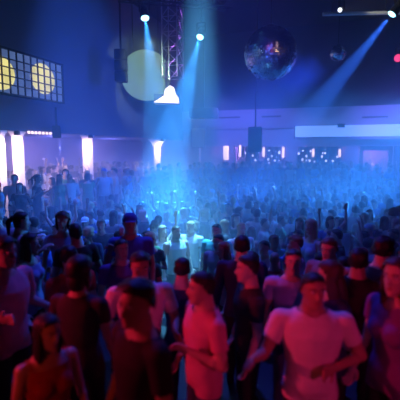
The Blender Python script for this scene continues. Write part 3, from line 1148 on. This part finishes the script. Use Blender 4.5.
hero(312, 227, 6.9, ZD, V_e, -50, 'pale blue', 'blond', 'fair', 'dark', 'long-haired blond woman in a sleeveless pale blue top above the pale blue T-shirt man')

# ------------------------------------------------ the rest of the dancers
variants = []
spec = [('arms down', False, 'short', .55), ('arms down', True, 'long', 0), ('elbows bent', False, 'crop', .6), ('dancing', False, 'short', .55), ('dancing', True, 'ponytail', .3),
        ('one arm raised', False, 'short', .55), ('both arms raised', True, 'long', 0), ('hand at chest', True, 'bob', .5), ('drinking', False, 'cap', .6), ('arms crossed', False, 'bald', 1.5),
        ('one arm raised', True, 'bob', .4), ('both arms raised', False, 'crop', .6), ('arms down', False, 'curly', 1.5), ('elbows bent', True, 'long', 1.5)]
for i, (pz, fem, hr, sl) in enumerate(spec):
    v = BP(pz, fem, hr, sl, .0115, R((-15, 10, 0, 20, -10, 5, 0)[i % 7]), R((0, 6, -4)[i % 3]), 1.43 if fem else 1.475)
    v['cap'] = hr == 'cap'
    v['far'] = far_mesh(v, 'person_figure')
    v['spec'] = (pz, fem, hr, sl)
    variants.append(v)


def zone(px):
    for lim, s in ((62, 'below the lit tile panel'), (115, 'below the midway column'), (172, 'below the round screen'), (222, 'below the second beam lamp'),
                   (300, 'below the mirror ball'), (345, 'below the star curtain'), (999, 'below the bar hatch')):
        if px < lim:
            return s


used_labels = set(o['label'] for o in bpy.data.objects if 'label' in o)
hair_words = {'short': 'short %s hair', 'crop': 'cropped %s hair', 'long': 'long %s hair', 'ponytail': '%s ponytail', 'bob': '%s bob', 'curly': 'bushy %s hair', 'cap': '%s cap', 'bald': 'bald head'}
shirt_w = {'white': 9, 'cream': 4, 'pale grey': 8, 'grey': 8, 'black': 13, 'charcoal': 10, 'navy': 10, 'blue': 7, 'pale blue': 8, 'red': 4, 'pink': 5, 'purple': 6, 'green': 3, 'turquoise': 4}
cands = []
tries = 0


def free(x, y, rad):
    return all((x - a) ** 2 + (y - b) ** 2 > (rad + c) ** 2 for a, b, c in placed)


spots = []
while tries < 90000 and len(spots) < 760:
    tries += 1
    t = rnd.uniform(3.7, 24) if tries % 3 else rnd.uniform(3.7, 14)
    px = rnd.uniform(-14, 414)
    p = at(px, 149, t)
    x, y = p.x, p.y
    if y < 4.3 and (t < 3.9 or 134 < px < 285):
        continue
    if x > 13.4 or x < -12.8 or y > 22.5:
        continue
    if abs(x - XT) < .35:
        continue
    if x < XT:
        if x < -8.4 and (abs(x - XL) < 1.0 or rnd.random() < .7):
            continue
        fl = ZT
    elif y < 4.3:
        fl = 0.0
    elif y < 5.25:
        continue
    elif y < 19.3:
        fl = ZD
    elif y < 19.95:
        continue
    else:
        fl = ZR
    if x < XT + .3 and y > on_x(148, 160, XL + .9).y - 1 and abs(x - XL - .9) < .65:
        continue
    if t < 7.5 and (150 < px < 211 or 228 < px < 254):
        continue
    if not free(x, y, .25):
        continue
    placed.append((x, y, .25))
    spots.append((t, x, y, fl, px))
spots.sort()
n_hero = len(HERO_BVH)
N_IND = 300 - n_hero
FACING = {'f': 'facing camera', 'b': 'back turned', 's': 'side-on'}


def lowpoly(me, ratio):
    o = bpy.data.objects.new('t', me)
    COL.objects.link(o)
    md = o.modifiers.new('d', 'DECIMATE')
    md.ratio = ratio
    m2 = bpy.data.meshes.new_from_object(o.evaluated_get(bpy.context.evaluated_depsgraph_get()))
    bpy.data.objects.remove(o)
    r = (np.array([q.co[:] for q in m2.vertices]), [tuple(p.vertices) for p in m2.polygons], [p.material_index for p in m2.polygons])
    bpy.data.meshes.remove(m2)
    return r


for v in variants:
    v['low'] = lowpoly(v['far'], .06)
bvhs = list(HERO_BVH)


def fits(v, x, y, z, yaw, s):
    co, fs, mi = v['low']
    s2 = s * 1.07
    c, sn = math.cos(yaw) * s2, math.sin(yaw) * s2
    q = np.stack([co[:, 0] * c - co[:, 1] * sn + x, co[:, 0] * sn + co[:, 1] * c + y, co[:, 2] * s + z], 1)
    b = BVHTree.FromPolygons(q.tolist(), fs)
    for bx, by, bb in bvhs:
        if (bx - x) ** 2 + (by - y) ** 2 < 1.7 and bb.overlap(b):
            return None
    bvhs.append((x, y, b))
    return q


POSE_W = {'one arm raised': .35, 'both arms raised': .2}
vw = [POSE_W.get(v['spec'][0], 1.0) for v in variants]
n_ind = 0
rest = []
for t, x, y, fl, px in spots:
    if n_ind >= N_IND:
        rest.append((t, x, y, fl, px))
        continue
    s = rnd.uniform(.93, 1.05)
    ok = False
    for attempt in range(60):
        v = rnd.choices(variants, vw)[0]
        if t < 5.5 and v['spec'][0] in ('both arms raised', 'one arm raised'):
            continue
        shirt = rnd.choices(list(shirt_w), list(shirt_w.values()))[0]
        if t < 5.2 and shirt in ('white', 'cream', 'pale grey'):
            continue
        pz, fem, hr, sl = v['spec']
        hairc = rnd.choices(['dark', 'brown', 'blond', 'ginger', 'grey'], [8, 5, 3, 1, .6])[0]
        if hr == 'cap':
            hairc = rnd.choice(['white', 'black', 'blue', 'red', 'pale blue'])
        if hr == 'bald':
            hairc = ''
        face_ = rnd.choices('fbs', [4, 3, 3])[0]
        hw = hair_words[hr] % hairc if '%s' in hair_words[hr] else hair_words[hr]
        key = None
        if t < 12:
            zz = zone(px)
            lab = '%s, %s %s, %s, %s, %s, %s' % ('woman' if fem else 'man', shirt, {0: 'sleeveless top', 1.5: 'long-sleeved top'}.get(sl, 'T-shirt'), hw, pz, FACING[face_], zz)
            lab = lab.replace(' arms down,', '')
            for a_, b_ in ((' facing camera,', ' frontal,'), (' back turned,', ' from behind,'), ('sleeveless top', 'vest'), ('the ', ''), ('short ', ''), ('cropped ', '')):
                if len(lab.replace('-', ' ').split()) > 16:
                    lab = lab.replace(a_, b_)
            grp = None
            key = (shirt, hr, hairc, zz)       # what one can see must differ from all others there
            if key in used_labels:
                continue
        else:
            zz = zone(px)
            depth = 'small figure' if t < 15 else 'tiny figure'
            lab = '%s in a %s top in the %s crowd %s' % (depth, shirt, 'far' if fl == ZD else 'terrace', zz)
            grp = lab[:110]
        yaw0 = math.atan2(-y, -x) + math.pi / 2
        yaw = yaw0 + {'f': rnd.uniform(-.5, .5), 'b': math.pi + rnd.uniform(-.5, .5), 's': rnd.choice((-1, 1)) * rnd.uniform(1.2, 1.9)}[face_]
        if fits(v, x, y, fl, yaw, s) is None:
            continue
        ok = True
        if key:
            used_labels.add(key)
        break
    if not ok:
        continue
    n_ind += 1
    skin = rnd.choices(['fair', 'tan', 'brown'], [5, 3, 1])[0]
    trou = rnd.choice(['dark', 'denim', 'dark', 'brown'])
    if t < 9.5:
        put_person(v, x, y, fl, yaw, s, shirt, hairc or 'dark', skin, trou, lab, grp)
    else:
        o = link('person', v['far'], None, (x, y, fl), (0, 0, yaw))
        o.scale = (s, s, s)
        set_slot(o, 0, SKIN[skin])
        set_slot(o, 1, SHIRT[shirt])
        set_slot(o, 2, TROU[trou])
        set_slot(o, 3, SHIRT[hairc] if hr == 'cap' else HAIR[hairc or 'dark'])
        tag(o, lab, 'person', grp)
print('spots', len(spots), 'heroes', n_hero, 'individuals', n_ind, 'rest', len(rest), 'first rest depth', rest[0][0] if rest else None)


# the farthest rows beyond the first three hundred people: one crowd
def crowd():
    tops = ['white', 'pale grey', 'grey', 'black', 'navy', 'pale blue', 'blue', 'charcoal', 'pink', 'purple']
    mats = list(SKIN.values())[:2] + [SHIRT[k] for k in tops] + [TROU['dark'], TROU['denim']] + [HAIR['dark'], HAIR['brown'], HAIR['blond']] + [M_shoe]
    V, Fc, MI = [], [], []
    base = 0
    for t, x, y, fl, px in rest:
        q = None
        for attempt in range(8):
            v = rnd.choices(variants, vw)[0]
            q = fits(v, x, y, fl, math.atan2(-y, -x) + math.pi / 2 + rnd.uniform(-math.pi, math.pi), rnd.uniform(.93, 1.06))
            if q is not None:
                break
        if q is None:
            continue
        co, fs, mi = v['low']
        V.append(q)
        pick = [rnd.randrange(2), 2 + rnd.randrange(len(tops)), 12 + rnd.randrange(2), 14 + rnd.randrange(3), 17]
        Fc += [tuple(i + base for i in f) for f in fs]
        MI += [pick[i] for i in mi]
        base += len(co)
    me = bpy.data.meshes.new('crowd')
    me.from_pydata(np.concatenate(V).tolist(), [], Fc)
    for m in mats:
        me.materials.append(m)
    me.polygons.foreach_set('material_index', MI)
    me.polygons.foreach_set('use_smooth', [True] * len(me.polygons))
    o = link('crowd', me)
    tag(o, 'farthest tightly packed rows of people along rear wall and side terrace', 'crowd', None, 'stuff')


crowd()

# ================================================================ LIGHT
w = bpy.data.worlds.new('club_air')
sc.world = w
w.use_nodes = True
nt = w.node_tree
bg = nt.nodes['Background']
bg.inputs['Color'].default_value = (0, 0, 0, 1)
bg.inputs['Strength'].default_value = 0.0
vs = nt.nodes.new('ShaderNodeVolumeScatter')       # stage haze: hangs over the dance floor, thicker low over the heads
vs.inputs['Color'].default_value = (0.9, 0.93, 1.0, 1)
vs.inputs['Anisotropy'].default_value = 0.2
geo = nt.nodes.new('ShaderNodeNewGeometry')
sep = nt.nodes.new('ShaderNodeSeparateXYZ')
nt.links.new(geo.outputs['Position'], sep.inputs[0])


def mrange(src, a, b, c, d):
    n = nt.nodes.new('ShaderNodeMapRange')
    n.interpolation_type = 'SMOOTHSTEP'
    nt.links.new(src, n.inputs['Value'])
    for k, v in zip(('From Min', 'From Max', 'To Min', 'To Max'), (a, b, c, d)):
        n.inputs[k].default_value = v
    return n.outputs['Result']


def wmath(op, a, b):
    n = nt.nodes.new('ShaderNodeMath')
    n.operation = op
    for k, v in enumerate((a, b)):
        if isinstance(v, (int, float)):
            n.inputs[k].default_value = v
        else:
            nt.links.new(v, n.inputs[k])
    return n.outputs[0]


no = nt.nodes.new('ShaderNodeTexNoise')
no.inputs['Scale'].default_value = .45
no.inputs['Detail'].default_value = 2
nt.links.new(geo.outputs['Position'], no.inputs['Vector'])
cloud = mrange(no.outputs['Fac'], .3, .7, .55, 1.45)
low = mrange(sep.outputs[2], .7, 2.7, .085, 0.0)
near = mrange(sep.outputs[1], 4.6, 7.5, 0.0, 1.0)
dens = wmath('ADD', wmath('MULTIPLY', wmath('MULTIPLY', wmath('ADD', low, mrange(sep.outputs[2], 2.6, 6.5, .042, .013)), near), cloud), .0006)
nt.links.new(dens, vs.inputs['Density'])
nt.links.new(vs.outputs['Volume'], nt.nodes['World Output'].inputs['Volume'])
w.cycles.volume_step_size = .6

# side beams sweeping low over the heads
spot(at(490, 112, 15), at(215, 215, 11), (.03, .25, 1.0), 19000, 42, .6, .2, 'side_wash')
spot(at(-60, 128, 14), at(120, 205, 12), (.05, .13, 1.0), 30000, 36, .6, .2, 'side_wash')
# main dance floor wash from above
spot(at(205, -120, 8.5), at(190, 232, 7.8), (.12, .55, 1.0), 24000, 13, .6, .15, 'floor_wash')
spot(at(120, -60, 13), at(120, 200, 12), (.04, .17, 1.0), 25000, 54, .8, .3, 'floor_wash')
spot(at(290, -60, 14), at(290, 200, 12), BLUE, 15000, 56, .8, .3, 'floor_wash')
spot(at(60, -110, 9.5), at(95, 215, 9.5), (.03, .13, 1.0), 7000, 40, .8, .25, 'floor_wash')  # added unseen fill, lifts the blue on the left crowd
# blue wash on the side wall and the ceiling space
spot((-.5, 9.5, 4.4), (XL, 14.0, 2.6), (.02, .075, 1.0), 4200, 66, .9, .3, 'wall_wash')
spot((5, 12, 8.6), (6, YR, 4.5), DEEP, 900, 80, .8, .3, 'wall_wash')
# purple light on the rear bar
spot((2.5, 17.0, 4.9), (3.5, YR, 3.4), (.15, .15, 1.0), 2600, 74, .7, .2, 'bar_wash')
spot((-5.5, 18.0, 4.9), (-5.0, YR, 3.2), (.15, .16, 1.0), 1300, 74, .7, .2, 'bar_wash')
for xx in (-6.5, -2.5, 1.5, 6.0):
    point((xx, 24.4, 2.4), (.45, .25, 1.0), 90, .1, 'bar_lamp')
for yy in (10, 14.5, 19):
    point((-12.0, yy, 2.8), (.18, .22, 1.0), 90, .1, 'terrace_lamp')
# added unseen spots that give the mirror ball its coloured glints
mb = at(270.5, 53.5, 9.0)
spot(mb + Vector((-3.5, -4, -1.2)), mb, (.8, .85, 1.0), 60, 14, .3, .1, 'ball_glint_spot')
spot(mb + Vector((.8, -5, .6)), mb, (1.0, .12, .5), 60, 14, .3, .1, 'ball_glint_spot')
spot(mb + Vector((3.2, -3.5, .3)), mb, (1.0, .6, .35), 45, 14, .3, .1, 'ball_glint_spot')
spot(mb + Vector((.5, -4, -1.5)), mb, (.05, .15, 1.0), 500, 14, .3, .1, 'ball_glint_spot')
# light on the round screen, truss
spot(at(150, 40, 11.5), dc, (.58, .90, .60), 900, 40, .5, .05, 'screen_spot')
spot(at(176, 90, 14.2), at(174, 52, 15.5), (.50, .12, .9), 220, 60, .6, .05, 'truss_spot')
# red lamps at the sides of the platform, beside the camera
RED = (1.0, .02, .09)
spot((-5.2, .6, 3.1), (-.2, 2.9, 1.62), RED, 520, 40, .95, .1, 'red_wash')
spot((2.6, -.9, 3.0), (-.1, 2.8, 1.55), (1.0, .02, .24), 150, 36, .95, .1, 'red_wash')
spot((-1.9, -.6, 2.0), (-1.6, 1.9, 1.25), (1.0, .05, .01), 30, 26, .9, .08, 'amber_wash')  # added small fill aimed at the short woman in red
spot((.5, -1.4, 1.1), (.1, 2.4, 1.1), (1.0, .06, .015), 26, 56, .9, .08, 'amber_wash')
# added unseen deep blue fill straight down on the dancers before the platform
spot(at(200, -190, 6.5), at(200, 255, 6.3), (.05, .07, 1.0), 1500, 80, .8, .2, 'floor_wash')

cy = sc.cycles
cy.use_denoising = True
cy.max_bounces = 5
cy.diffuse_bounces = 2
cy.glossy_bounces = 3
cy.volume_bounces = 1
cy.sample_clamp_indirect = 4.0
cy.sample_clamp_direct = 0.0
